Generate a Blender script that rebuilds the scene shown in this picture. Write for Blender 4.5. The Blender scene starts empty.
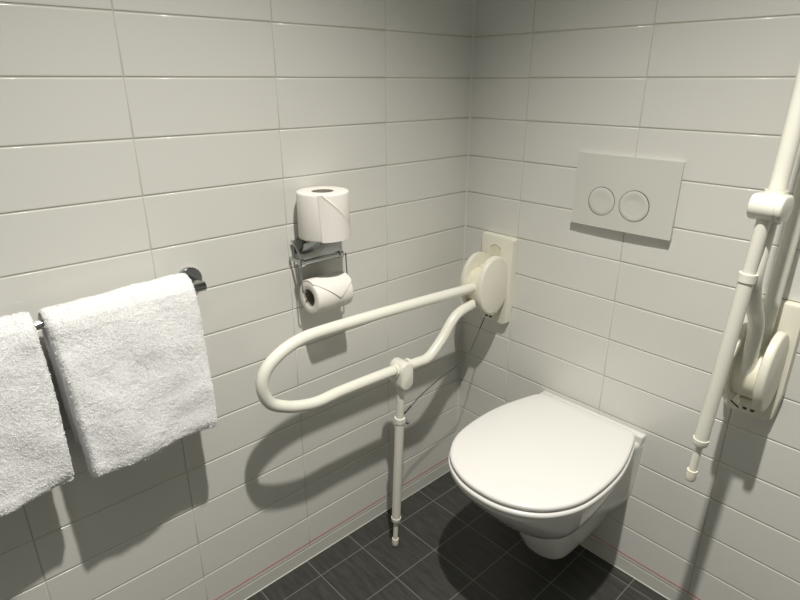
import bpy, bmesh, math, random
from math import sin, cos, pi, radians, sqrt
from mathutils import Vector, Matrix, noise

random.seed(7)
S = bpy.context.scene
COL = S.collection

# ------------------------------------------------------------ camera, world, light, exposure
cd = bpy.data.cameras.new('camera'); cam = bpy.data.objects.new('camera', cd); COL.objects.link(cam)
cam.location = (1.0727, -1.2470, 1.2376)
cam.rotation_euler = (1.20503, 0.0, 0.82590)
cd.sensor_width = 36; cd.lens = 0.71871 * 36; cd.clip_start = 0.02
S.camera = cam

w = bpy.data.worlds.new('world'); S.world = w; w.use_nodes = True
w.node_tree.nodes['Background'].inputs[0].default_value = (0.9, 0.92, 0.86, 1)
w.node_tree.nodes['Background'].inputs[1].default_value = 0.0

sp = bpy.data.lights.new('ceiling_downlight', 'SPOT'); so = bpy.data.objects.new('ceiling_downlight', sp); COL.objects.link(so)
so.location = (0.85, -0.86, 2.305)
sp.energy = 80; sp.color = (1.0, 0.965, 0.895); sp.shadow_soft_size = 0.022
sp.spot_size = radians(104); sp.spot_blend = 1.0

# wide soft fill added below the ceiling to lift the shadows, no fixture there
ar = bpy.data.lights.new('added_fill_light', 'AREA'); ao = bpy.data.objects.new('added_fill_light', ar); COL.objects.link(ao)
ao.location = (1.15, -1.35, 2.31); ar.shape = 'RECTANGLE'; ar.size = 0.7; ar.size_y = 0.7
ar.energy = 1.5; ar.color = (0.97, 1.0, 0.94)

S.view_settings.view_transform = 'Standard'; S.view_settings.look = 'None'
S.view_settings.gamma = 1; S.view_settings.use_curve_mapping = False
S.view_settings.exposure = 1.12

# ------------------------------------------------------------ materials
def mat(name, col, rough=0.5, metal=0.0, coat=0.0, sheen=0.0, noise_bump=None, col_var=None, spec=0.5, sss=0.0):
    m = bpy.data.materials.new(name); m.use_nodes = True
    nt = m.node_tree; b = nt.nodes['Principled BSDF']
    b.inputs['Base Color'].default_value = (*col, 1); b.inputs['Roughness'].default_value = rough
    b.inputs['Metallic'].default_value = metal; b.inputs['Coat Weight'].default_value = coat
    b.inputs['Coat Roughness'].default_value = 0.05
    b.inputs['Sheen Weight'].default_value = sheen; b.inputs['Specular IOR Level'].default_value = spec
    if sss:
        b.inputs['Subsurface Weight'].default_value = sss; b.inputs['Subsurface Scale'].default_value = 0.004
    tc = nt.nodes.new('ShaderNodeTexCoord')
    if noise_bump:
        sc, st, dist = noise_bump
        n = nt.nodes.new('ShaderNodeTexNoise'); n.inputs['Scale'].default_value = sc; n.inputs['Detail'].default_value = 4
        bp = nt.nodes.new('ShaderNodeBump'); bp.inputs['Strength'].default_value = st; bp.inputs['Distance'].default_value = dist
        nt.links.new(tc.outputs['Object'], n.inputs['Vector']); nt.links.new(n.outputs['Fac'], bp.inputs['Height'])
        nt.links.new(bp.outputs['Normal'], b.inputs['Normal'])
    if col_var:
        sc, amt = col_var
        n = nt.nodes.new('ShaderNodeTexNoise'); n.inputs['Scale'].default_value = sc; n.inputs['Detail'].default_value = 3
        mx = nt.nodes.new('ShaderNodeMix'); mx.data_type = 'RGBA'
        mx.inputs[6].default_value = (*[c * (1 - amt) for c in col], 1); mx.inputs[7].default_value = (*[min(1, c * (1 + amt)) for c in col], 1)
        nt.links.new(tc.outputs['Object'], n.inputs['Vector']); nt.links.new(n.outputs['Fac'], mx.inputs[0])
        nt.links.new(mx.outputs[2], b.inputs['Base Color'])
    return m

M_TILE = mat('glazed_white_tile', (0.70, 0.697, 0.655), 0.16, noise_bump=(9, 0.25, 0.0015), col_var=(2.2, 0.02))
M_GROUT = mat('wall_grout', (0.54, 0.52, 0.45), 0.9)
M_BASE = mat('cut_tile_strip', (0.62, 0.62, 0.57), 0.3, noise_bump=(20, 0.2, 0.001))
M_RED = mat('red_line', (0.55, 0.06, 0.09), 0.6)
M_SIL = mat('corner_sealant', (0.70, 0.70, 0.65), 0.4)
M_PAINT = mat('plain_paint', (0.45, 0.45, 0.43), 0.8)
M_CERAM = mat('sanitary_ceramic', (0.77, 0.77, 0.735), 0.08, coat=0.6)
M_LID = mat('seat_plastic', (0.77, 0.76, 0.735), 0.22)
M_TUBE = mat('cream_coated_steel', (0.80, 0.79, 0.70), 0.28, coat=0.2)
M_ABS = mat('cream_plastic', (0.78, 0.76, 0.65), 0.38)
M_ABSY = mat('cream_plastic_recess', (0.74, 0.71, 0.57), 0.5)  # yellower cream; on the slot it stands in for recess shading
M_PLATE = mat('flush_plate_plastic', (0.62, 0.62, 0.57), 0.3)
M_DARK = mat('dark_gap', (0.05, 0.05, 0.045), 0.7)
M_CHROME = mat('chrome', (0.48, 0.50, 0.50), 0.12, metal=1.0)
M_PAPER = mat('toilet_paper', (0.82, 0.79, 0.74), 0.95, noise_bump=(260, 0.35, 0.0006), spec=0.1)
M_CARD = mat('cardboard_core', (0.30, 0.28, 0.24), 0.9)
M_STEEL = mat('steel_wire', (0.07, 0.07, 0.065), 0.45, metal=0.3)
M_TERRY = mat('white_terry', (0.88, 0.88, 0.88), 1.0, sheen=0.3, spec=0.05)

def floor_material():
    m = bpy.data.materials.new('dark_floor_tile'); m.use_nodes = True; nt = m.node_tree; b = nt.nodes['Principled BSDF']
    tc = nt.nodes.new('ShaderNodeTexCoord'); sep = nt.nodes.new('ShaderNodeSeparateXYZ'); nt.links.new(tc.outputs['Object'], sep.inputs[0])
    P = 0.14334
    def math_(op, a, b_=None, c=None):
        n = nt.nodes.new('ShaderNodeMath'); n.operation = op
        for i, v in enumerate((a, b_, c)):
            if v is None: continue
            if isinstance(v, (int, float)): n.inputs[i].default_value = v
            else: nt.links.new(v, n.inputs[i])
        return n.outputs[0]
    def dist(axis, off):
        v = math_('ADD', axis, -off + 40 * P); v = math_('DIVIDE', v, P); fr = math_('FRACT', v)
        fr = math_('SUBTRACT', fr, 0.5); fr = math_('ABSOLUTE', fr); return math_('MULTIPLY', math_('SUBTRACT', 0.5, fr), P), math_('FLOOR', v)
    dx, ix = dist(sep.outputs[0], 0.06775); dy, iy = dist(sep.outputs[1], -0.17747)
    d = math_('MINIMUM', dx, dy)
    mr = nt.nodes.new('ShaderNodeMapRange'); mr.inputs['From Min'].default_value = 0.0007; mr.inputs['From Max'].default_value = 0.0014
    mr.inputs['To Min'].default_value = 1; mr.inputs['To Max'].default_value = 0; nt.links.new(d, mr.inputs['Value'])
    mp = nt.nodes.new('ShaderNodeMapping'); mp.inputs['Scale'].default_value = (14, 90, 1); nt.links.new(tc.outputs['Object'], mp.inputs[0])
    n = nt.nodes.new('ShaderNodeTexNoise'); n.inputs['Scale'].default_value = 1; n.inputs['Detail'].default_value = 5; nt.links.new(mp.outputs[0], n.inputs['Vector'])
    cr = nt.nodes.new('ShaderNodeValToRGB'); cr.color_ramp.elements[0].position = 0.3; cr.color_ramp.elements[1].position = 0.75
    cr.color_ramp.elements[0].color = (0.033, 0.033, 0.029, 1); cr.color_ramp.elements[1].color = (0.062, 0.062, 0.056, 1)
    nt.links.new(n.outputs['Fac'], cr.inputs[0])
    mx = nt.nodes.new('ShaderNodeMix'); mx.data_type = 'RGBA'; nt.links.new(mr.outputs[0], mx.inputs[0]); nt.links.new(cr.outputs[0], mx.inputs[6])
    mx.inputs[7].default_value = (0.19, 0.19, 0.165, 1); nt.links.new(mx.outputs[2], b.inputs['Base Color'])
    b.inputs['Roughness'].default_value = 0.42
    bp = nt.nodes.new('ShaderNodeBump'); bp.inputs['Strength'].default_value = 0.3; bp.inputs['Distance'].default_value = 0.0008
    nt.links.new(n.outputs['Fac'], bp.inputs['Height']); nt.links.new(bp.outputs[0], b.inputs['Normal'])
    return m
M_FLOOR = floor_material()

# ------------------------------------------------------------ helpers
def link(name, bm, mats, parent=None, smooth=True, angle=None):
    bmesh.ops.recalc_face_normals(bm, faces=bm.faces)
    me = bpy.data.meshes.new(name); bm.to_mesh(me); bm.free()
    for m in (mats if isinstance(mats, (list, tuple)) else [mats]): me.materials.append(m)
    if smooth:
        for p in me.polygons: p.use_smooth = True
        if angle is not None: me.set_sharp_from_angle(angle=radians(angle))
    o = bpy.data.objects.new(name, me); COL.objects.link(o)
    if parent is not None: o.parent = parent
    return o

def tag(o, label, cat, group=None):
    o['label'] = label; o['category'] = cat
    if group: o['group'] = group
    return o

def thing(name, label, cat, loc, rot=(0, 0, 0), group=None):
    o = bpy.data.objects.new(name, None); COL.objects.link(o); o.location = loc; o.rotation_euler = rot
    o.empty_display_size = 0.05
    return tag(o, label, cat, group)

def struct(name, bm, mats, smooth=True, angle=None):
    o = link(name, bm, mats, None, smooth, angle); o['kind'] = 'structure'; return o

def box(bm, lo, hi, bev=0.0, seg=3):
    lo, hi = Vector(lo), Vector(hi)
    r = bmesh.ops.create_cube(bm, size=1.0)
    vs = r['verts']; c = (lo + hi) / 2; d = hi - lo
    for v in vs: v.co = Vector((v.co.x * d.x, v.co.y * d.y, v.co.z * d.z)) + c
    if bev:
        es = list({e for v in vs for e in v.link_edges})
        bmesh.ops.bevel(bm, geom=es, offset=bev, segments=seg, profile=0.5, affect='EDGES')

def frame(t, up=None):
    t = t.normalized(); a = up or (Vector((0, 0, 1)) if abs(t.z) < 0.9 else Vector((1, 0, 0)))
    n = (a - t * a.dot(t)).normalized(); return n, t.cross(n)

def lathe(bm, base, axis, prof, n=40, close=True):
    """prof: (distance along axis, radius)"""
    base, axis = Vector(base), Vector(axis).normalized(); u, v = frame(axis)
    rings = []
    for d, r in prof:
        if r < 1e-6: rings.append([bm.verts.new(base + axis * d)])
        else: rings.append([bm.verts.new(base + axis * d + (u * cos(2 * pi * i / n) + v * sin(2 * pi * i / n)) * r) for i in range(n)])
    for a, b in zip(rings, rings[1:]):
        for i in range(n):
            j = (i + 1) % n
            if len(a) == 1 and len(b) == 1: continue
            if len(a) == 1: bm.faces.new((a[0], b[i], b[j]))
            elif len(b) == 1: bm.faces.new((a[i], a[j], b[0]))
            else: bm.faces.new((a[i], a[j], b[j], b[i]))
    if close:
        for r in (rings[0], rings[-1]):
            if len(r) > 2: bm.faces.new(r)
    return rings

def round_path(pts, rad, seg=10):
    pts = [Vector(p) for p in pts]; out = [pts[0]]
    rads = rad if isinstance(rad, (list, tuple)) else [rad] * (len(pts) - 2)
    for i in range(1, len(pts) - 1):
        p, a, b = pts[i], pts[i - 1], pts[i + 1]
        da, db = (a - p), (b - p); r = min(rads[i - 1], da.length * 0.49, db.length * 0.49)
        A = p + da.normalized() * r; B = p + db.normalized() * r
        for k in range(seg + 1):
            t = k / seg; out.append(A * (1 - t) ** 2 + p * 2 * t * (1 - t) + B * t * t)
    out.append(pts[-1]); return out

def sweep(bm, pts, r, n=20, caps=True):
    pts = [Vector(p) for p in pts]
    pts = [p for i, p in enumerate(pts) if i == 0 or (p - pts[i - 1]).length > 1e-5]
    u = None; rings = []
    for i, p in enumerate(pts):
        t = (pts[min(i + 1, len(pts) - 1)] - pts[max(i - 1, 0)]).normalized()
        if u is None: u, _ = frame(t)
        u = (u - t * u.dot(t)).normalized(); v = t.cross(u)
        rr = r[i] if isinstance(r, (list, tuple)) else r
        rings.append([bm.verts.new(p + (u * cos(2 * pi * k / n) + v * sin(2 * pi * k / n)) * rr) for k in range(n)])
    for a, b in zip(rings, rings[1:]):
        for k in range(n): bm.faces.new((a[k], a[(k + 1) % n], b[(k + 1) % n], b[k]))
    if caps: bm.faces.new(rings[0]); bm.faces.new(rings[-1])

def outline_solid(bm, outline, levels, cap_in=None):
    """stack of scaled copies of an outline: levels = [(height vector, inset)], outline = list of (point, inward normal)"""
    rings = [[bm.verts.new(p + nrm * ins + h) for p, nrm in outline] for h, ins in levels]
    n = len(outline)
    for a, b in zip(rings, rings[1:]):
        for k in range(n): bm.faces.new((a[k], a[(k + 1) % n], b[(k + 1) % n], b[k]))
    bm.faces.new(rings[0]); bm.faces.new(rings[-1])
    return rings

def with_normals(pts):
    """closed outline (list of 3D points, planar, counter-clockwise about +axis) -> (point, inward normal in plane)"""
    n = len(pts); c = sum(pts, Vector()) / n; out = []
    ax = Vector()
    for i in range(n): ax += (pts[i] - c).cross(pts[(i + 1) % n] - c)
    ax.normalize()
    for i in range(n):
        t = (pts[(i + 1) % n] - pts[i - 1]).normalized(); nn = ax.cross(t)
        out.append((pts[i], nn))
    return out

# ------------------------------------------------------------ room
Z0 = 0.0415; TH = 0.1; TW = 0.29277
def tiled_wall(name, uo, ulen, first_joint, to3, zmax=2.32):
    """wall of glazed tiles standing proud of a grout bed; to3(u, depth, z) -> 3D"""
    bm = bmesh.new(); g = 0.0009; gu = 0.0007
    us = [uo]; j = first_joint
    while j < ulen: us.append(j); j += TW
    us.append(ulen)
    rings_def = [(0.0, -0.0018), (0.0003, -0.0010), (0.0010, -0.0003), (0.0021, 0.0), (0.004, 0.0)]
    z = Z0
    while z < zmax - 0.002:
        z1 = min(z + TH, zmax)
        for a, b in zip(us, us[1:]):
            rs = []
            for ins, dp in rings_def:
                rs.append([bm.verts.new(to3(x, dp, zz)) for x, zz in ((a + gu + ins * 0.5, z + g + ins), (b - gu - ins * 0.5, z + g + ins), (b - gu - ins * 0.5, z1 - g - ins), (a + gu + ins * 0.5, z1 - g - ins))])
            for p, q in zip(rs, rs[1:]):
                for k in range(4): bm.faces.new((p[k], p[(k + 1) % 4], q[(k + 1) % 4], q[k]))
            bm.faces.new(rs[-1])
        z = z1
    nt = len(bm.faces)
    # grout bed and wall behind, a solid box
    c = [to3(x, d, zz) for d in (-0.0014, -0.12) for x, zz in ((uo, 0), (ulen, 0), (ulen, zmax), (uo, zmax))]
    v = [bm.verts.new(p) for p in c]
    for f in ((0, 1, 2, 3), (7, 6, 5, 4), (0, 4, 5, 1), (1, 5, 6, 2), (2, 6, 7, 3), (3, 7, 4, 0)):
        bm.faces.new([v[k] for k in f]).material_index = 1
    for f in bm.faces:
        if len(f.verts) == 4 and f.material_index != 1: f.smooth = True
    return struct(name, bm, [M_TILE, M_GROUT], True, 60)
XR, YF = 1.85, -2.05
tiled_wall('wall_left', 0.0, -YF, 0.3019, lambda u, d, z: Vector((d, -u, z)))
tiled_wall('wall_back', 0.0, XR, 0.18414, lambda u, d, z: Vector((u, -d, z)))
bm = bmesh.new(); box(bm, (XR, YF, 0), (XR + 0.12, 0, 2.32)); struct('wall_right', bm, M_PAINT, False)
bm = bmesh.new(); box(bm, (0, YF - 0.12, 0), (XR, YF, 2.32)); struct('wall_front', bm, M_PAINT, False)
bm = bmesh.new(); box(bm, (0, YF, 2.32), (XR, 0, 2.42)); struct('ceiling', bm, M_PAINT, False)
bm = bmesh.new(); box(bm, (0, YF, -0.1), (XR, 0, 0)); struct('floor', bm, M_FLOOR, False)
bm = bmesh.new(); box(bm, (-0.0014, YF, 0.0), (0.0001, 0, Z0 - 0.0014), 0.0012, 1); struct('baseboard_left', bm, M_BASE, False)
bm = bmesh.new(); box(bm, (0.0002, -0.0001, 0.0), (XR, 0.0014, Z0 - 0.0014), 0.0012, 1); struct('baseboard_back', bm, M_BASE, False)
bm = bmesh.new()
v = [[bm.verts.new((x, y, z)) for x, y in ((-0.001, 0.001), (0.0032, 0.001), (0.0032, 0.0), (0.0014, -0.0014), (0.0, -0.0032), (-0.001, -0.0032))] for z in (Z0, 2.32)]
for k in range(6): bm.faces.new((v[0][k], v[0][(k + 1) % 6], v[1][(k + 1) % 6], v[1][k]))
bm.faces.new(v[0]); bm.faces.new(v[1]); struct('trim_1', bm, M_SIL, False)
bm = bmesh.new(); sweep(bm, [(0.0002, -0.003, 0.057), (0.0002, YF, 0.057)], 0.0008, 6); struct('trim_2', bm, M_RED)
bm = bmesh.new(); sweep(bm, [(0.003, -0.0002, 0.057), (XR, -0.0002, 0.053)], 0.0008, 6); struct('trim_3', bm, M_RED)

bm = bmesh.new(); sweep(bm, [(0.0006, -0.003, 0.0006), (0.0006, YF, 0.0006)], 0.0015, 8); struct('trim_4', bm, M_SIL)
bm = bmesh.new(); sweep(bm, [(0.003, -0.0006, 0.0006), (XR, -0.0006, 0.0006)], 0.0015, 8); struct('trim_5', bm, M_SIL)

# ------------------------------------------------------------ toilet
CX = 0.4575
def interp(tab, x):
    if x <= tab[0][0]: return tab[0][1]
    for (a, fa), (b, fb) in zip(tab, tab[1:]):
        if x <= b:
            t = (x - a) / (b - a); return fa + (fb - fa) * t
    return tab[-1][1]
def catmull(tab, x):
    if x <= tab[0][0]: return tab[0][1]
    if x >= tab[-1][0]: return tab[-1][1]
    for i in range(len(tab) - 1):
        if x <= tab[i + 1][0]: break
    x0, y0 = tab[i]; x1, y1 = tab[i + 1]
    m0 = (y1 - tab[i - 1][1]) / (x1 - tab[i - 1][0]) if i > 0 else (y1 - y0) / (x1 - x0)
    m1 = (tab[i + 2][1] - y0) / (tab[i + 2][0] - x0) if i + 2 < len(tab) else (y1 - y0) / (x1 - x0)
    h = x1 - x0; t = (x - x0) / h
    return (2*t**3 - 3*t*t + 1) * y0 + (t**3 - 2*t*t + t) * h * m0 + (-2*t**3 + 3*t*t) * y1 + (t**3 - t*t) * h * m1
# half width of the seat against distance from wall
def half_outline():
    P = [(0.0, 0.023), (0.10, 0.023), (0.124, 0.0265), (0.140, 0.043), (0.1535, 0.085), (0.167, 0.14), (0.1745, 0.19), (0.1765, 0.24), (0.174, 0.29), (0.167, 0.335),
         (0.152, 0.374), (0.128, 0.410), (0.097, 0.436), (0.06, 0.454), (0.028, 0.4615), (0.0, 0.463)]
    out = []
    for i in range(len(P) - 1):
        p0 = P[i - 1] if i else (-P[1][0], P[1][1]); p1 = P[i]; p2 = P[i + 1]; p3 = P[i + 2] if i + 2 < len(P) else (-P[-2][0], P[-2][1])
        for k in range(5):
            t = k / 5
            out.append(tuple(0.5 * ((2 * b) + (-a + c) * t + (2*a - 5*b + 4*c - d) * t*t + (-a + 3*b - 3*c + d) * t**3) for a, b, c, d in zip(p0, p1, p2, p3)))
    out.append(P[-1]); return out
HO = half_outline()
def full_outline(s=1.0, grow=0.0, back=None):
    """list of Vectors; x lateral, y = -distance from the wall"""
    pts = [Vector((a, -b, 0)) for a, b in HO] + [Vector((-a, -b, 0)) for a, b in reversed(HO[1:-1])]
    o = with_normals(pts); return [(p - n * grow, n) for p, n in o]
toilet = thing('wall_hung_toilet', 'white wall-hung toilet with its lid closed, mounted on the tiled wall below the flush plate', 'toilet', (CX, 0, 0))

tab_hw = [(b, a) for a, b in HO if b > 0.0235]
def lid_hw(d):
    if d <= 0.024 or d >= 0.463: return 0.0
    return interp(tab_hw, d)
SW = [(0.232, 0.36), (0.238, 0.46), (0.25, 0.57), (0.27, 0.68), (0.30, 0.79), (0.33, 0.865), (0.36, 0.925), (0.385, 0.965), (0.405, 0.985), (0.414, 0.99)]      # bowl scale against z
FB = [(0.232, 0.262), (0.238, 0.287), (0.25, 0.315), (0.27, 0.343), (0.30, 0.375), (0.33, 0.403), (0.36, 0.429), (0.385, 0.448), (0.405, 0.461), (0.414, 0.464)]
WA = [(0.074, 0.056), (0.10, 0.066), (0.18, 0.077), (0.25, 0.088), (0.31, 0.105), (0.36, 0.120), (0.40, 0.132), (0.414, 0.136)]
WB = [(0.074, 0.058), (0.10, 0.068), (0.16, 0.090), (0.20, 0.117), (0.25, 0.136), (0.33, 0.1425), (0.414, 0.146)]
FA = [(0.074, 0.180), (0.09, 0.203), (0.12, 0.221), (0.18, 0.248), (0.25, 0.262), (0.414, 0.27)]
def body_section(z, N=56):
    bowl = z > 0.234
    sw, fb, wa, fa = catmull(SW, z), catmull(FB, z), catmull(WA, z), catmull(FA, z)
    F = max(fb, fa) if bowl else fa
    half = []
    for i in range(N + 1):
        d = F * sin(i / N * pi / 2)
        a = 0.0
        if d < fa: a = (wa + (catmull(WB, z) - wa) * math.exp(-(d / 0.055) ** 1.4)) * (1 - (d / fa) ** 9) ** 0.5
        b = 0.0
        if bowl:
            back = 0.05 + (0.463 - fb) * 0.9
            q = (d - back) / (fb - back)
            if 0 < q < 1: b = sw * lid_hw(0.05 + q * (0.463 - 0.05)) * min(1, (q * 8) ** 0.5)
            elif q >= 1: b = 0
        k = 0.012
        m = max(a, b); h = max(k - abs(a - b), 0) / k
        hw = m + (h * h * k * 0.25 if min(a, b) > 0.002 else 0)
        if i == N: hw = 0
        half.append((hw, d))
    return half
bm = bmesh.new(); rings = []
zs = [0.074, 0.076, 0.080, 0.086, 0.095] + [0.105 + 0.012 * i for i in range(10)] + [0.222, 0.2335, 0.2345, 0.236, 0.239, 0.243] + [0.248 + 0.008 * i for i in range(19)] + [0.403, 0.407, 0.4105]
for zi, z in enumerate(zs):
    hs = body_section(z)
    ins = {0: 0.009, 1: 0.004, 2: 0.001}.get(zi, 0)
    if z > 0.406: ins = 0.0015 if z < 0.409 else 0.005
    right = [Vector((max(hw - ins, 0), -max(d - ins * (d > 0.1), 0), z)) for hw, d in hs]
    left = [Vector((-p.x, p.y, p.z)) for p in reversed(right[:-1])]
    rings.append([bm.verts.new(p) for p in right + left])
n = len(rings[0])
for a, b in zip(rings, rings[1:]):
    for k in range(n - 1): bm.faces.new((a[k], a[k + 1], b[k + 1], b[k]))
    bm.faces.new((a[n - 1], a[0], b[0], b[n - 1]))
bm.faces.new(rings[0]); bm.faces.new(rings[-1])
# raised ledge against the wall, behind the seat
led = []
for z, hw, dp in ((0.33, 0.115, 0.012), (0.37, 0.131, 0.015), (0.40, 0.1425, 0.018), (0.424, 0.1468, 0.020), (0.4285, 0.1458, 0.0195), (0.430, 0.1435, 0.018)):
    led.append([bm.verts.new(Vector(p)) for p in ((hw, 0, z), (hw, -dp, z), (-hw, -dp, z), (-hw, 0, z))])
for a, b in zip(led, led[1:]):
    for k in range(4): bm.faces.new((a[k], a[(k + 1) % 4], b[(k + 1) % 4], b[k]))
bm.faces.new(led[0]); bm.faces.new(led[-1])
link('ceramic_bowl', bm, M_CERAM, toilet, True, 38)

seat_rot = radians(1.6)
bm = bmesh.new()
o = full_outline(grow=0.003)
outline_solid(bm, o, [(Vector((0, 0, z)), i) for z, i in ((0.4112, 0.010), (0.4118, 0.003), (0.4145, 0.0005), (0.4190, 0.0), (0.4228, 0.001), (0.4245, 0.004), (0.4248, 0.014))])
so_ = link('seat', bm, M_LID, toilet, True, 50); so_.rotation_euler.z = seat_rot; so_.location.x = -0.004
bm = bmesh.new()
o = full_outline(grow=0.0)
lv = [(0.4275, 0.014), (0.4280, 0.005), (0.4300, 0.001), (0.4335, 0.0), (0.4370, 0.0006), (0.4395, 0.003), (0.4408, 0.008)]
rings = outline_solid(bm, o, [(Vector((0, 0, z)), i) for z, i in lv])
bm.faces.remove([f for f in bm.faces if all(v in set(rings[-1]) for v in f.verts)][0])
prev = rings[-1]; cen = Vector((0, -0.26, 0))
for s, z in ((0.90, 0.4420), (0.75, 0.4433), (0.5, 0.4444), (0.25, 0.4449)):
    cur = [bm.verts.new(Vector((cen.x + (v.co.x - cen.x) * s, cen.y + (v.co.y - cen.y) * s, z))) for v in rings[-1]]
    for k in range(len(cur)): bm.faces.new((prev[k], prev[(k + 1) % len(cur)], cur[(k + 1) % len(cur)], cur[k]))
    prev = cur
bm.faces.new(prev)
lo_ = link('lid', bm, M_LID, toilet, True, 60); lo_.rotation_euler.z = seat_rot; lo_.location.x = -0.004

# ------------------------------------------------------------ flush plate
fx0, fx1, fz0, fz1 = 0.3465, 0.5865, 0.9165, 1.0805
fp = thing('flush_plate', 'pale grey rectangular flush plate with two round buttons on the tiled wall above the toilet', 'flush plate', ((fx0 + fx1) / 2, 0, (fz0 + fz1) / 2))
W2, H2 = (fx1 - fx0) / 2, (fz1 - fz0) / 2
def plate_depth(x, z):
    return 0.0150 - 0.006 * (z / H2 * 0.5 + 0.5) + 0.003 * (1 - (x / W2) ** 2) * (1 - (z / H2) ** 2 * 0.4)
bm = bmesh.new(); nx, nz = 48, 32
def gp(i, j):
    x = -W2 + 2 * W2 * i / nx; z = -H2 + 2 * H2 * j / nz; return x, z
grid = []
for j in range(nz + 1):
    row = []
    for i in range(nx + 1):
        x, z = gp(i, j); row.append(bm.verts.new(Vector((x, -plate_depth(x, z), z))))
    grid.append(row)
for j in range(nz):
    for i in range(nx): bm.faces.new((grid[j][i], grid[j][i + 1], grid[j + 1][i + 1], grid[j + 1][i]))
edge = grid[0][:] + [r[-1] for r in grid[1:]] + grid[-1][-2::-1] + [r[0] for r in grid[-2:0:-1]]
bk = [bm.verts.new(Vector((v.co.x * 0.985, 0, v.co.z * 0.985))) for v in edge]
for k in range(len(edge)): bm.faces.new((edge[k], bk[k], bk[(k + 1) % len(edge)], edge[(k + 1) % len(edge)]))
bm.faces.new(bk)
link('cover_plate', bm, M_PLATE, fp, True, 40)
for bx, bz, r in ((-0.0465, -0.0215, 0.0325), (0.0310, -0.0215, 0.0345)):
    d = plate_depth(bx, bz)
    bm = bmesh.new(); lathe(bm, (bx, -d + 0.003, bz), (0, -1, 0), [(0, r), (0.0040, r), (0.0040, r - 0.0009), (0, r - 0.0009)], 64, close=False)
    ring = link('button_gap', bm, M_DARK, fp, True, 40)
    bm = bmesh.new(); rr = r - 0.0009
    if bx < 0: prof = [(0, rr), (0.0038, rr), (0.0043, rr - 0.001), (0.0041, rr * 0.7), (0.0031, rr * 0.3), (0.0029, 0)]
    else: prof = [(0, rr), (0.0038, rr), (0.0043, rr - 0.001), (0.0042, rr * 0.78), (0.0035, rr * 0.66), (0.0024, rr * 0.3), (0.0022, 0)]
    lathe(bm, (bx, -d + 0.003, bz), (0, -1, 0), prof, 64)
    link('flush_button', bm, M_PLATE, fp, True, 40)

# ------------------------------------------------------------ drop-down grab rails
TR = 0.0132
HZ, HY = 0.712, -0.078          # hinge height and distance from the wall
def capsule_outline(w_, z0, z1, x, y, n=14):
    pts = []
    for k in range(n + 1): a = pi * k / n; pts.append(Vector((x, y + w_ * cos(a), z1 - w_ + w_ * sin(a))))
    for k in range(n + 1): a = pi + pi * k / n; pts.append(Vector((x, y + w_ * cos(a), z0 + w_ + w_ * sin(a))))
    return pts

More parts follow.
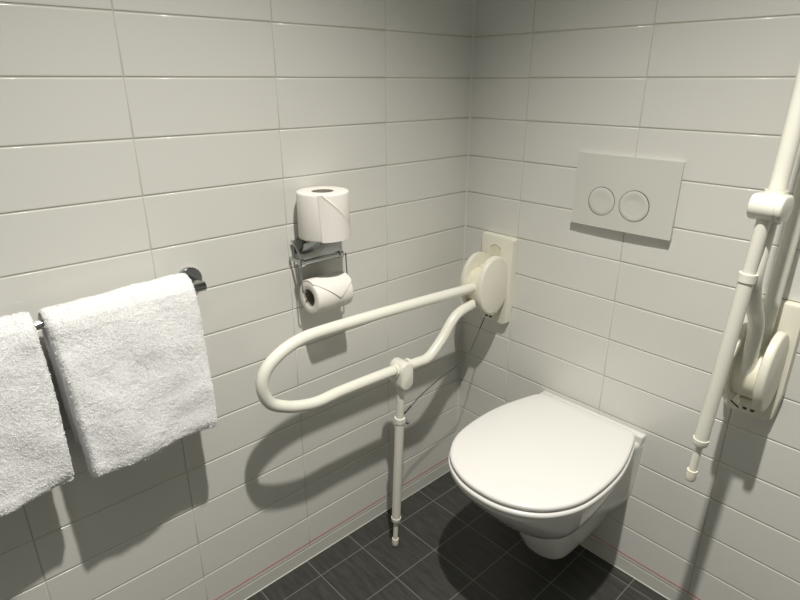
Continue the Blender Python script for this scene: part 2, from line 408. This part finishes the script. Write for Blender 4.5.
def build_rail(label, cx, folded, leg_foot):
    root = thing('folding_grab_rail', label, 'grab rail', (cx, 0, 0), group=None)
    # wall plate
    bm = bmesh.new()
    P = [(-0.060, 0.836), (-0.055, 0.842), (0.042, 0.842), (0.047, 0.836), (0.047, 0.66), (0.040, 0.598), (0.030, 0.590), (-0.040, 0.590), (-0.050, 0.598), (-0.060, 0.66)]
    pts = [Vector((a, 0, b)) for a, b in P]
    o = with_normals(pts)
    # slot in the plate front is a patch whose yellowish tone paints the recess shading
    outline_solid(bm, o, [(Vector((0, 0, 0)), 0), (Vector((0, -0.018, 0)), 0.0), (Vector((0, -0.021, 0)), 0.0012), (Vector((0, -0.022, 0)), 0.0035)])
    link('wall_plate', bm, M_ABS, root, True, 30)
    bm = bmesh.new()
    pts = [Vector((a - 0.008, -0.0222, b)) for a, b in [(-0.017, 0.77)] + [(-0.017, 0.808), (-0.012, 0.815), (-0.004, 0.818), (0.004, 0.818), (0.012, 0.815), (0.017, 0.808)] + [(0.017, 0.77)]]
    bm.faces.new([bm.verts.new(p) for p in pts])
    for a, b in zip(pts[1:-1], pts[2:-1]):      # dark lip at the top of the pocket
        pass
    r = bmesh.ops.extrude_face_region(bm, geom=bm.faces[:]); bmesh.ops.translate(bm, verts=[v for v in r['geom'] if isinstance(v, bmesh.types.BMVert)], vec=(0, 0.003, 0))
    link('slot', bm, M_ABSY, root, True, 30)
    bm = bmesh.new(); sweep(bm, [p + Vector((0, -0.0008, 0)) for p in pts[1:-1]], 0.0011, 8); link('slot_lip', bm, M_STEEL if False else M_ABSY, root)
    # two cheeks and the barrel between them
    for sx in (-1, 1):
        bm = bmesh.new()
        pts = [Vector((0, HY + 0.006 + 0.0630 * cos(a), 0.720 + 0.081 * sin(a))) for a in [2 * pi * k / 48 for k in range(48)]]
        o = with_normals(pts)
        xi, xo = sx * 0.0205, sx * 0.0375
        outline_solid(bm, o, [(Vector((xi, 0, 0)), 0.004), (Vector((xi + sx * 0.002, 0, 0)), 0.0), (Vector((xo - sx * 0.005, 0, 0)), 0.0), (Vector((xo - sx * 0.0015, 0, 0)), 0.002), (Vector((xo, 0, 0)), 0.006)])
        link('cheek', bm, M_ABS, root, True, 50)
    bm = bmesh.new(); lathe(bm, (-0.0203, HY, HZ), (1, 0, 0), [(0, 0.050), (0.0406, 0.050)], 40); box(bm, (-0.0195, HY, 0.662), (0.0195, -0.015, 0.768), 0.004)
    link('hinge_barrel', bm, M_ABSY, root, True, 40)
    bm = bmesh.new(); box(bm, (-0.018, -0.058, 0.622), (0.016, -0.021, 0.642), 0.004)
    an = link('wire_anchor', bm, M_ABS, root, True, 40)
    for sx in (-0.004, 0.010):
        bm = bmesh.new(); lathe(bm, (sx, -0.050, 0.6225), (0, -0.3, -1), [(0, 0.0042), (0.006, 0.0042), (0.0075, 0.003)], 12)
        link('bolt', bm, M_STEEL, an, True, 40)['label'] = 'small dark bolt'
    # arm pieces are modelled lowered, then turned up for the folded rail
    piv = Vector((0, HY, HZ))
    A = radians(-93.5) if folded else 0.0
    Rm = Matrix.Rotation(A, 3, 'X')
    # rail runs along -y; turning it up takes -y to +z
    def T(y, z, x=0.0):
        return piv + Rm @ (Vector((x, y, z)) - piv)
    path = [(0.0 + HY, 0.716), (-0.20, 0.7225), (-0.387, 0.7315), (-0.60, 0.739), (-0.668, 0.7365), (-0.7165, 0.7215), (-0.7515, 0.6955), (-0.7625, 0.660), (-0.7490, 0.6205), (-0.715, 0.5975),
            (-0.679, 0.584), (-0.634, 0.5755), (-0.572, 0.577), (-0.468, 0.5745), (-0.395, 0.5715), (-0.335, 0.5665), (-0.287, 0.5675), (-0.240, 0.602), (-0.200, 0.645), (-0.168, 0.6625), (-0.125, 0.6695), (HY, 0.676)]
    cpts = []
    for i in range(len(path) - 1):
        p0 = path[max(i - 1, 0)]; p1 = path[i]; p2 = path[i + 1]; p3 = path[min(i + 2, len(path) - 1)]
        for k in range(6):
            t = k / 6
            q = [0.5 * ((2 * b) + (-a + c) * t + (2*a - 5*b + 4*c - d) * t*t + (-a + 3*b - 3*c + d) * t**3) for a, b, c, d in zip(p0, p1, p2, p3)]
            cpts.append(T(q[0], q[1]))
    cpts.append(T(*path[-1]))
    bm = bmesh.new(); sweep(bm, cpts, TR, 24); link('looped_tube', bm, M_TUBE, root)
    # clamp on the lower tube, a rounded block that carries the leg at its free end
    cy, cz = (-0.408 if folded else -0.383), 0.5712
    ce = T(cy, cz); dn = Rm @ Vector((0, 0, -1)); al = Rm @ Vector((0, 1, 0))
    pr, ln = 0.0205, (0.026 if folded else 0.034)
    pts = [ce + al * (pr * cos(pi * k / 16)) - dn * (pr * sin(pi * k / 16)) for k in range(17)] + [ce + dn * ln - al * (pr * cos(pi * k / 16)) + dn * (pr * sin(pi * k / 16)) for k in range(17)]
    bm = bmesh.new(); o = with_normals(pts)
    outline_solid(bm, o, [(Vector((h, 0, 0)), i) for h, i in ((-0.0235, 0.004), (-0.0225, 0.0015), (-0.020, 0.0), (0.014, 0.0), (0.0145, 0.0015), (0.0155, 0.0015), (0.016, 0.0), (0.0215, 0.0), (0.0235, 0.0015), (0.0245, 0.004))])
    for e0, e1 in ((-0.026, -0.018), (0.018, 0.026)):
        lathe(bm, ce + al * e0, al, [(0, TR), (0, TR + 0.0035), (e1 - e0, TR + 0.0035), (e1 - e0, TR)], 24, close=False)
    link('leg_clamp', bm, M_TUBE, root, True, 40)
    piv2 = ce + dn * ln
    foot = Vector(leg_foot) - Vector((cx, 0, 0))
    d = (foot - piv2).normalized(); L = (foot - piv2).length
    side, fwd = frame(d, Vector((1, 0, 0)))
    # telescopic leg
    upend = L * 0.218; r1, r2, r3 = 0.0098, 0.0122, 0.0068
    c2 = L - (0.094 if not folded else 0.088); fz = L - 0.019
    bm = bmesh.new(); lathe(bm, piv2, d, [(0.0, 0.0), (0.0, r1 + 0.0006), (upend, r1 + 0.0006)], 24); link('upper_leg_tube', bm, M_TUBE, root, True, 40)
    bm = bmesh.new(); lathe(bm, piv2, d, [(upend - 0.006, r1), (upend - 0.006, r2 + 0.0018), (upend + 0.008, r2 + 0.0018), (upend + 0.008, r2)], 24); link('collar', bm, M_TUBE, root, True, 40)
    bm = bmesh.new(); lathe(bm, piv2, d, [(upend + 0.002, 0), (upend + 0.002, r2), (c2, r2), (c2, 0)], 24); link('leg_sleeve', bm, M_TUBE, root, True, 40)
    bm = bmesh.new(); lathe(bm, piv2, d, [(c2 - 0.006, r2), (c2 - 0.006, r2 + 0.0016), (c2 + 0.004, r2 + 0.0016), (c2 + 0.007, r2), (c2 + 0.007, r3 + 0.0005), (c2 + 0.007, 0)], 24); link('collar', bm, M_TUBE, root, True, 40)
    bm = bmesh.new(); lathe(bm, piv2, d, [(c2, r3), (fz, r3)], 20); link('lower_leg_tube', bm, M_TUBE, root, True, 40)
    bm = bmesh.new(); lathe(bm, piv2, d, [(fz - 0.004, r3), (fz - 0.004, 0.0092), (fz + 0.004, 0.0092), (L - 0.004, 0.0098), (L - 0.001, 0.0085), (L, 0.006), (L, 0)], 24); link('foot_cap', bm, M_ABS, root, True, 40)
    if not folded:
        kp = piv2 + d * (upend + 0.004)
        kd = (Vector((0.9, 0.45, 0))).normalized()
        bm = bmesh.new(); lathe(bm, kp, kd, [(0.010, 0.0022), (0.018, 0.0022), (0.018, 0.0045), (0.021, 0.0055), (0.025, 0.0045), (0.0265, 0.002), (0.0265, 0)], 16)
        link('locking_knob', bm, M_CHROME, root, True, 40)['label'] = 'small chrome locking knob'
        wp = [(0.0, -0.064, 0.616), (0.0, -0.121, 0.527), (0.0, -0.172, 0.502), (0.0, -0.243, 0.489), (0.0, -0.316, 0.464), (0.0, -0.376, 0.436)]
        # end of the wire is hooked on the leg
        end = piv2 + d * (upend - 0.018) + Vector((0.0085, 0.007, 0))
        wp[-1] = tuple(end)
        bm = bmesh.new(); sweep(bm, round_path(wp, 0.02, 8), 0.0014, 8)
        link('wire', bm, M_STEEL, root)['label'] = 'thin dark steel wire from wall bracket to leg'
        bm = bmesh.new(); e = Vector(wp[-1]); q = Vector(wp[-2]); sweep(bm, [e, e + (q - e).normalized() * 0.028], 0.0024, 10); link('wire_ferrule', bm, M_STEEL, root)
    else:
        wp = [(-0.013, -0.062, 0.620), (-0.033, -0.090, 0.650), (-0.034, -0.092, 0.684), (-0.028, -0.110, 0.74)]
        bm = bmesh.new(); sweep(bm, round_path(wp, 0.006, 6), 0.0016, 8)
        link('wire', bm, M_STEEL, root)['label'] = 'thin dark steel wire looping from the wall bracket'
    return root

build_rail('cream grab rail lowered in the corner left of the toilet, its leg on the floor', 0.140, False, (0.1215, -0.3885, 0.001))
build_rail('cream grab rail folded up right of the toilet, its leg hanging free', 0.808, True, (0.785, -0.232, 0.527))

# ------------------------------------------------------------ towel rail and towels
BZ, BX = 0.871, 0.060
tr = thing('towel_rail', 'chrome towel rail with round wall discs on the left tiled wall, carrying two white towels', 'towel rail', (0, -1.12, BZ))
def rl(x, y, z): return (x, y + 1.12, z - BZ)
bm = bmesh.new(); lathe(bm, rl(BX, -0.8195, BZ), (0, -1, 0), [(0, 0.0085), (0.001, 0.0095), (0.020, 0.0095), (0.020, 0.0075), (0.59, 0.0075), (0.59, 0.0095), (0.609, 0.0095), (0.61, 0.0085)], 32)
link('bar', bm, M_CHROME, tr, True, 40)
for y in (-0.825, -1.411):
    bm = bmesh.new(); lathe(bm, rl(0.0, y, BZ), (1, 0, 0), [(0, 0.0245), (0.008, 0.0245), (0.010, 0.0225), (0.010, 0.0)], 40); lathe(bm, rl(0.009, y, BZ), (1, 0, 0), [(0, 0.0075), (BX - 0.009, 0.0075)], 24)
    link('wall_bracket', bm, M_CHROME, tr, True, 40)

def build_towel(label, y0, y1, zl, zr, seed, front=0.112, ztop=0.905, wav=0.004, topl=(0.72, 1.0)):
    """y0 < y1; zl / zr: height of the front hem at y0 / y1"""
    ny = int((y1 - y0) / 0.0026)
    # profile (x, t) : t = 0 at hem, 1 at top ; outer front, inner slot, outer back
    def prof(zf, zb):
        P = []
        zc = BZ
        cx_ = BX
        def seg(pts, n):
            pts = [Vector((a, b, 0)) for a, b in pts]
            L = [0]
            for a, b in zip(pts, pts[1:]): L.append(L[-1] + (b - a).length)
            for k in range(n):
                s = L[-1] * k / n
                i = 0
                while i < len(L) - 2 and s > L[i + 1]: i += 1
                t = (s - L[i]) / max(L[i + 1] - L[i], 1e-9)
                P.append(pts[i].lerp(pts[i + 1], t))
        f = front
        outer = [(0.020, zb + 0.012), (0.019, 0.74), (0.020, 0.80), (0.023, 0.850), (0.028, 0.875), (0.036, 0.891), (0.048, 0.901), (0.061, ztop), (0.074, 0.9025), (0.086, 0.895), (0.0955, 0.881), (0.1010, 0.862), (0.1055, 0.82), (0.1085, 0.77), (f, 0.69), (f + 0.001, zf + 0.02), (f - 0.001, zf + 0.008), (f - 0.006, zf + 0.001)]
        seg(outer, 230)
        hem = [(f - 0.006, zf + 0.001), (f - 0.014, zf - 0.001), (f - 0.026, zf + 0.001), (f - 0.033, zf + 0.006), (f - 0.037, zf + 0.014)]
        seg(hem, 12)
        r = 0.0125
        inner = [(f - 0.037, zf + 0.014), (0.068, 0.80), (BX + 0.006, BZ - 0.02), (BX + r, BZ - 0.004), (BX + r, BZ + 0.004), (BX + 0.006, BZ + r - 0.001), (BX, BZ + r), (BX - 0.006, BZ + r - 0.001), (BX - r, BZ + 0.004), (BX - r, BZ - 0.004), (BX - 0.006, BZ - 0.02), (0.056, 0.80), (0.050, zb + 0.012)]
        seg(inner, 50)
        seg([(0.050, zb + 0.012), (0.046, zb + 0.004), (0.035, zb), (0.026, zb + 0.003), (0.020, zb + 0.012)], 10)
        return P
    bm = bmesh.new(); rings = []
    for j in range(ny + 1):
        y = y0 + (y1 - y0) * j / ny; t = j / ny
        zf = zl + (zr - zl) * t + 0.003 * sin(t * 9 + seed) + 0.003 * noise.noise(Vector((y * 30, seed, 0)))
        P = prof(zf, zf + 0.03)
        tl = topl[0] + (topl[1] - topl[0]) * t
        for i_, p_ in enumerate(P):
            if i_ < 230:
                if p_.y > 0.872: p_.y = 0.872 + (p_.y - 0.872) * tl
            if p_.x > 0.07 and i_ < 245: p_.x += 0.011 * (1 - t) * min(1, max(0, (0.84 - p_.y) / 0.2))
        e = min(y - y0, y1 - y); sq = 1.0
        R = 0.011
        if e < R: sq = sqrt(max(1 - (1 - e / R) ** 2, 0.0)) * 0.97 + 0.03
        ring = []; nP = len(P)
        for i, p in enumerate(P):
            q = p.copy()
            # at the side edges the thick layers round off towards their own middle line
            if e < R:
                if q.y > BZ - 0.02:
                    dv = Vector((q.x - BX, q.y - BZ, 0)); l = dv.length
                    mid = 0.021
                    l2 = mid + (l - mid) * sq if l > 1e-4 else l
                    q = Vector((BX, BZ, 0)) + dv * (l2 / max(l, 1e-5))
                else:
                    mx_ = 0.036 if q.x < BX else (0.090 if q.y < 0.8 else 0.083)
                    q.x = mx_ + (q.x - mx_) * (0.15 + 0.85 * sq)
            a = P[i - 1]; b = P[(i + 1) % nP]; tg = (b - a).normalized(); nr = Vector((tg.y, -tg.x, 0))
            if i < 230 or i > 292: nr = -nr
            outer_ = i < 242 or i > 290
            taper = (0.011 * (1 - t) ** 2 + 0.002 * t) * min(1, max(0, (BZ - q.y) / 0.28))
            n1 = noise.noise(Vector((y * 24, q.y * 24, q.x * 24 + seed * 3)))
            n2 = noise.noise(Vector((y * 105, q.y * 95, q.x * 60 + seed)))
            n3 = noise.noise(Vector((y * 150, q.y * 150, q.x * 150 + seed)))
            amp = 1.0 if outer_ else 0.15
            disp = amp * (0.0030 * n1 + 0.0006 * n2 + 0.0004 * n3)
            if outer_ and q.x < 0.05: disp = min(disp, 0.002)
            off = nr * (-disp)
            edge_y = 0.0
            hang = max(0, (BZ - q.y)) 
            ywob = wav * noise.noise(Vector((q.y * 9 + seed, 1.7, t * 2))) * min(1, hang * 8) + (0.0016 * noise.noise(Vector((q.y * 140, q.x * 90, seed + (0 if t < .5 else 9)))) if e < 0.004 else 0)
            # soft creases running down the front
            cr = 0.0
            if q.x > 0.09 and outer_: cr = 0.002 * sin((y - y0) * 40 + q.y * 22 + 1.3 * seed) * min(1, hang * 6)
            ring.append(bm.verts.new(Vector((q.x - off.x + cr, y + ywob + taper, q.y - off.y))))
        rings.append(ring)
    n_ = len(rings[0])
    for a, b in zip(rings, rings[1:]):
        for k in range(n_): bm.faces.new((a[k], a[(k + 1) % n_], b[(k + 1) % n_], b[k]))
    # terry pile: short loops standing out of the cloth on the outer faces
    bm.normal_update()
    rnd = random.Random(int(seed * 10)); tufts = []
    nrm_sign = 0
    for j in range(ny):
        for k in list(range(241)) + list(range(291, n_)):
            A, B, D = rings[j][k].co, rings[j][(k + 1) % n_].co, rings[j + 1][k].co
            nn = (B - A).cross(D - A)
            if nn.length < 1e-12: continue
            nn.normalize()
            mid_ = Vector((BX, A.y, min(A.z, BZ)))
            for _ in range(3):
                p = A + (B - A) * rnd.random() + (D - A) * rnd.random()
                tufts.append((p, nn, rnd.random(), rnd.random(), rnd.random()))
    side_ref = rings[ny // 2][200].co; rn = (rings[ny // 2][201].co - side_ref).cross(rings[ny // 2 + 1][200].co - side_ref)
    if rn.x < 0: tufts = [(p, -nn, a, b, c) for p, nn, a, b, c in tufts]
    # close the sides between layers: outer strip against the inner slot strip
    for ring in (rings[0], rings[-1]):
        bmesh.ops.triangle_fill(bm, use_beauty=True, edges=[e for e in {e for v in ring for e in v.link_edges} if len(e.link_faces) == 1 and e.verts[0] in ring and e.verts[1] in ring])
    bmesh.ops.recalc_face_normals(bm, faces=bm.faces)
    for p, nn, ra, rb, rc in tufts:
        u_, v_ = frame(nn); an = 2 * pi * ra
        dr = (u_ * cos(an) + v_ * sin(an)); lt = nn.cross(dr)
        h = 0.0012 + 0.0012 * rb; tip = p + nn * h * 0.6 + dr * h * (0.4 + 0.9 * rc)
        wv = lt * 0.0007
        bm.faces.new([bm.verts.new(p - wv - nn * 0.0006), bm.verts.new(p + wv - nn * 0.0006), bm.verts.new(tip + wv * 0.5), bm.verts.new(tip - wv * 0.5)])
    me = bpy.data.meshes.new('bath_towel'); bm.to_mesh(me); bm.free(); me.materials.append(M_TERRY)
    for pl in me.polygons: pl.use_smooth = True
    o = bpy.data.objects.new('bath_towel', me); COL.objects.link(o)
    return tag(o, label, 'towel')
build_towel('fluffy white towel on the chrome rail, right of the two, seen whole', -1.094, -0.850, 0.590, 0.599, 2.0)
build_towel('fluffy white towel on the chrome rail, left of the two, partly cut off', -1.385, -1.107, 0.582, 0.603, 5.3, topl=(0.75, 0.80))

# ------------------------------------------------------------ toilet roll holder and rolls
HYc = -0.532
hd = thing('toilet_roll_holder', 'chrome toilet roll holder on the tiled wall between towels and grab rail', 'toilet roll holder', (0, HYc, 0.875))
def hl(x, y, z): return (x, y - HYc, z - 0.875)
bm = bmesh.new(); box(bm, hl(0, -0.585, 0.848), hl(0.006, -0.492, 0.906), 0.002); box(bm, hl(0.003, -0.560, 0.912), hl(0.066, -0.512, 0.918), 0.002); box(bm, hl(0.002, -0.560, 0.895), hl(0.0068, -0.512, 0.914), 0.002)
link('back_plate', bm, M_CHROME, hd, True, 40)
bm = bmesh.new()
r_ = [[bm.verts.new(Vector(hl(x, y, z))) for x, z in ((0.0075, 0.908), (0.015, 0.9085), (0.042, 0.878), (0.046, 0.862), (0.044, 0.862), (0.040, 0.877), (0.014, 0.9045), (0.0075, 0.904))] for y in (-0.592, -0.486)]
for k in range(8): bm.faces.new((r_[0][k], r_[0][(k + 1) % 8], r_[1][(k + 1) % 8], r_[1][k]))
bm.faces.new(r_[0]); bm.faces.new(r_[1])
link('cover_flap', bm, M_CHROME, hd, True, 30)
bm = bmesh.new()
sweep(bm, [hl(0.050, -0.598, 0.8655), hl(0.050, -0.484, 0.8655)], 0.0058, 20)
link('pivot_tube', bm, M_CHROME, hd, True, 40)
for y0 in (-0.601, -0.496):
    bm = bmesh.new(); box(bm, hl(0.004, y0 + 0.004, 0.863), hl(0.050, y0 + 0.009, 0.871), 0.002); lathe(bm, hl(0.050, y0, 0.8655), (0, 1, 0), [(0, 0.0065), (0.002, 0.0085), (0.011, 0.0085), (0.013, 0.0065)], 24)
    link('pivot_ear', bm, M_CHROME, hd, True, 40)
RX, RZ = 0.055, 0.7835
for yo, yi in ((-0.5985, -0.581), (-0.4745, -0.489)):
    bm = bmesh.new()
    sweep(bm, round_path([hl(0.050, yo, 0.866), hl(0.052, yo, 0.83), hl(RX, yo, RZ + 0.014), hl(RX, yi, RZ + 0.0165)], 0.006, 8), 0.0017, 10)
    link('wire_bail', bm, M_CHROME, hd)
bm = bmesh.new(); sweep(bm, [hl(RX, -0.583, RZ + 0.0165), hl(RX, -0.487, RZ + 0.0165)], 0.0017, 10); link('roll_spindle', bm, M_CHROME, hd)

def paper_roll(name, label, base, axis, length, R, rc, flap):
    root = thing(name, label, 'toilet roll', (0, 0, 0), group=None); root.location = base
    ax = Vector(axis)
    bm = bmesh.new()
    lathe(bm, (0, 0, 0), ax, [(0.001, rc), (0, rc + 0.002), (0, R - 0.003), (0.0012, R - 0.0008), (0.004, R), (length - 0.004, R), (length - 0.0012, R - 0.0008), (length, R - 0.003), (length, rc + 0.002), (length - 0.001, rc), (0.001, rc)], 64, close=False)
    link('paper', bm, M_PAPER, root, True, 50)
    bm = bmesh.new(); lathe(bm, (0, 0, 0), ax, [(0.0015, rc - 0.0012), (0.0015, rc + 0.0002), (length - 0.0015, rc + 0.0002), (length - 0.0015, rc - 0.0012), (0.0015, rc - 0.0012)], 40, close=False)
    link('cardboard_core', bm, M_CARD, root, True, 40)
    # folded end of the paper lying on the outside: flap = function (a in angle, h along axis) region polygon
    u, v = flap['u'], flap['v']
    bm = bmesh.new(); NA, NH = 26, 22
    def pos(a, h, r): return ax * h + (u * cos(a) + v * sin(a)) * r
    for lo_a, hi_a, off in flap['sheets']:
        top = []; bot = []
        for j in range(NH + 1):
            h = length * (0.002 + 0.996 * j / NH); a0 = lo_a(h / length); a1 = hi_a(h / length)
            if a1 < a0 + 0.002: a1 = a0 + 0.002
            top.append([bm.verts.new(pos(a0 + (a1 - a0) * i / NA, h, R + off + (flap.get('lift', 0) * max(0, (0.12 - abs(a0 + (a1 - a0) * i / NA - a1)) / 0.12) ** 2))) for i in range(NA + 1)])
            bot.append([bm.verts.new(pos(a0 + (a1 - a0) * i / NA, h, R - 0.0005)) for i in range(NA + 1)])
        for j in range(NH):
            for i in range(NA):
                bm.faces.new((top[j][i], top[j][i + 1], top[j + 1][i + 1], top[j + 1][i])); bm.faces.new((bot[j][i], bot[j + 1][i], bot[j + 1][i + 1], bot[j][i + 1]))
        per = lambda g: g[0][:] + [r[-1] for r in g[1:]] + g[-1][-2::-1] + [r[0] for r in g[-2:0:-1]]
        A_, B_ = per(top), per(bot)
        for k in range(len(A_)): bm.faces.new((A_[k], A_[(k + 1) % len(A_)], B_[(k + 1) % len(A_)], B_[k]))
    link('folded_paper_end', bm, M_PAPER, root, True, 40)
    return root

# spare roll standing on the holder; the camera sees the side facing (+x, -y)
camdir = math.atan2(-1.247 + 0.534, 1.0727 - 0.062)
paper_roll('toilet_roll', 'full white toilet roll standing upright on top of the chrome holder', (0.0615, -0.5385, 0.9181), (0, 0, 1), 0.100, 0.0560, 0.0235,
    dict(u=Vector((1, 0, 0)), v=Vector((0, 1, 0)), lift=0.0012, sheets=[
        (lambda t: camdir - 0.12 - 0.25 * (t - 0.5) * 0 + 0.10 * (0.5 - t) - 0.02, lambda t: camdir + 1.5 - 1.5 * max(0, min(1, (t - 0.0) / 0.98)) ** 1.3, 0.0015)]))
a0 = math.atan2(0.55, 1.0)
paper_roll('toilet_roll', 'white toilet roll hanging in the chrome holder, paper end folded to a point', (RX, -0.5845, RZ), (0, 1, 0), 0.097, 0.0390, 0.0205,
    dict(u=Vector((1, 0, 0)), v=Vector((0, 0, 1)), lift=0.0, sheets=[
        (lambda t: -0.05 + 1.15 * abs(t - 0.60) / 0.6, lambda t: 2.2, 0.0026)]))
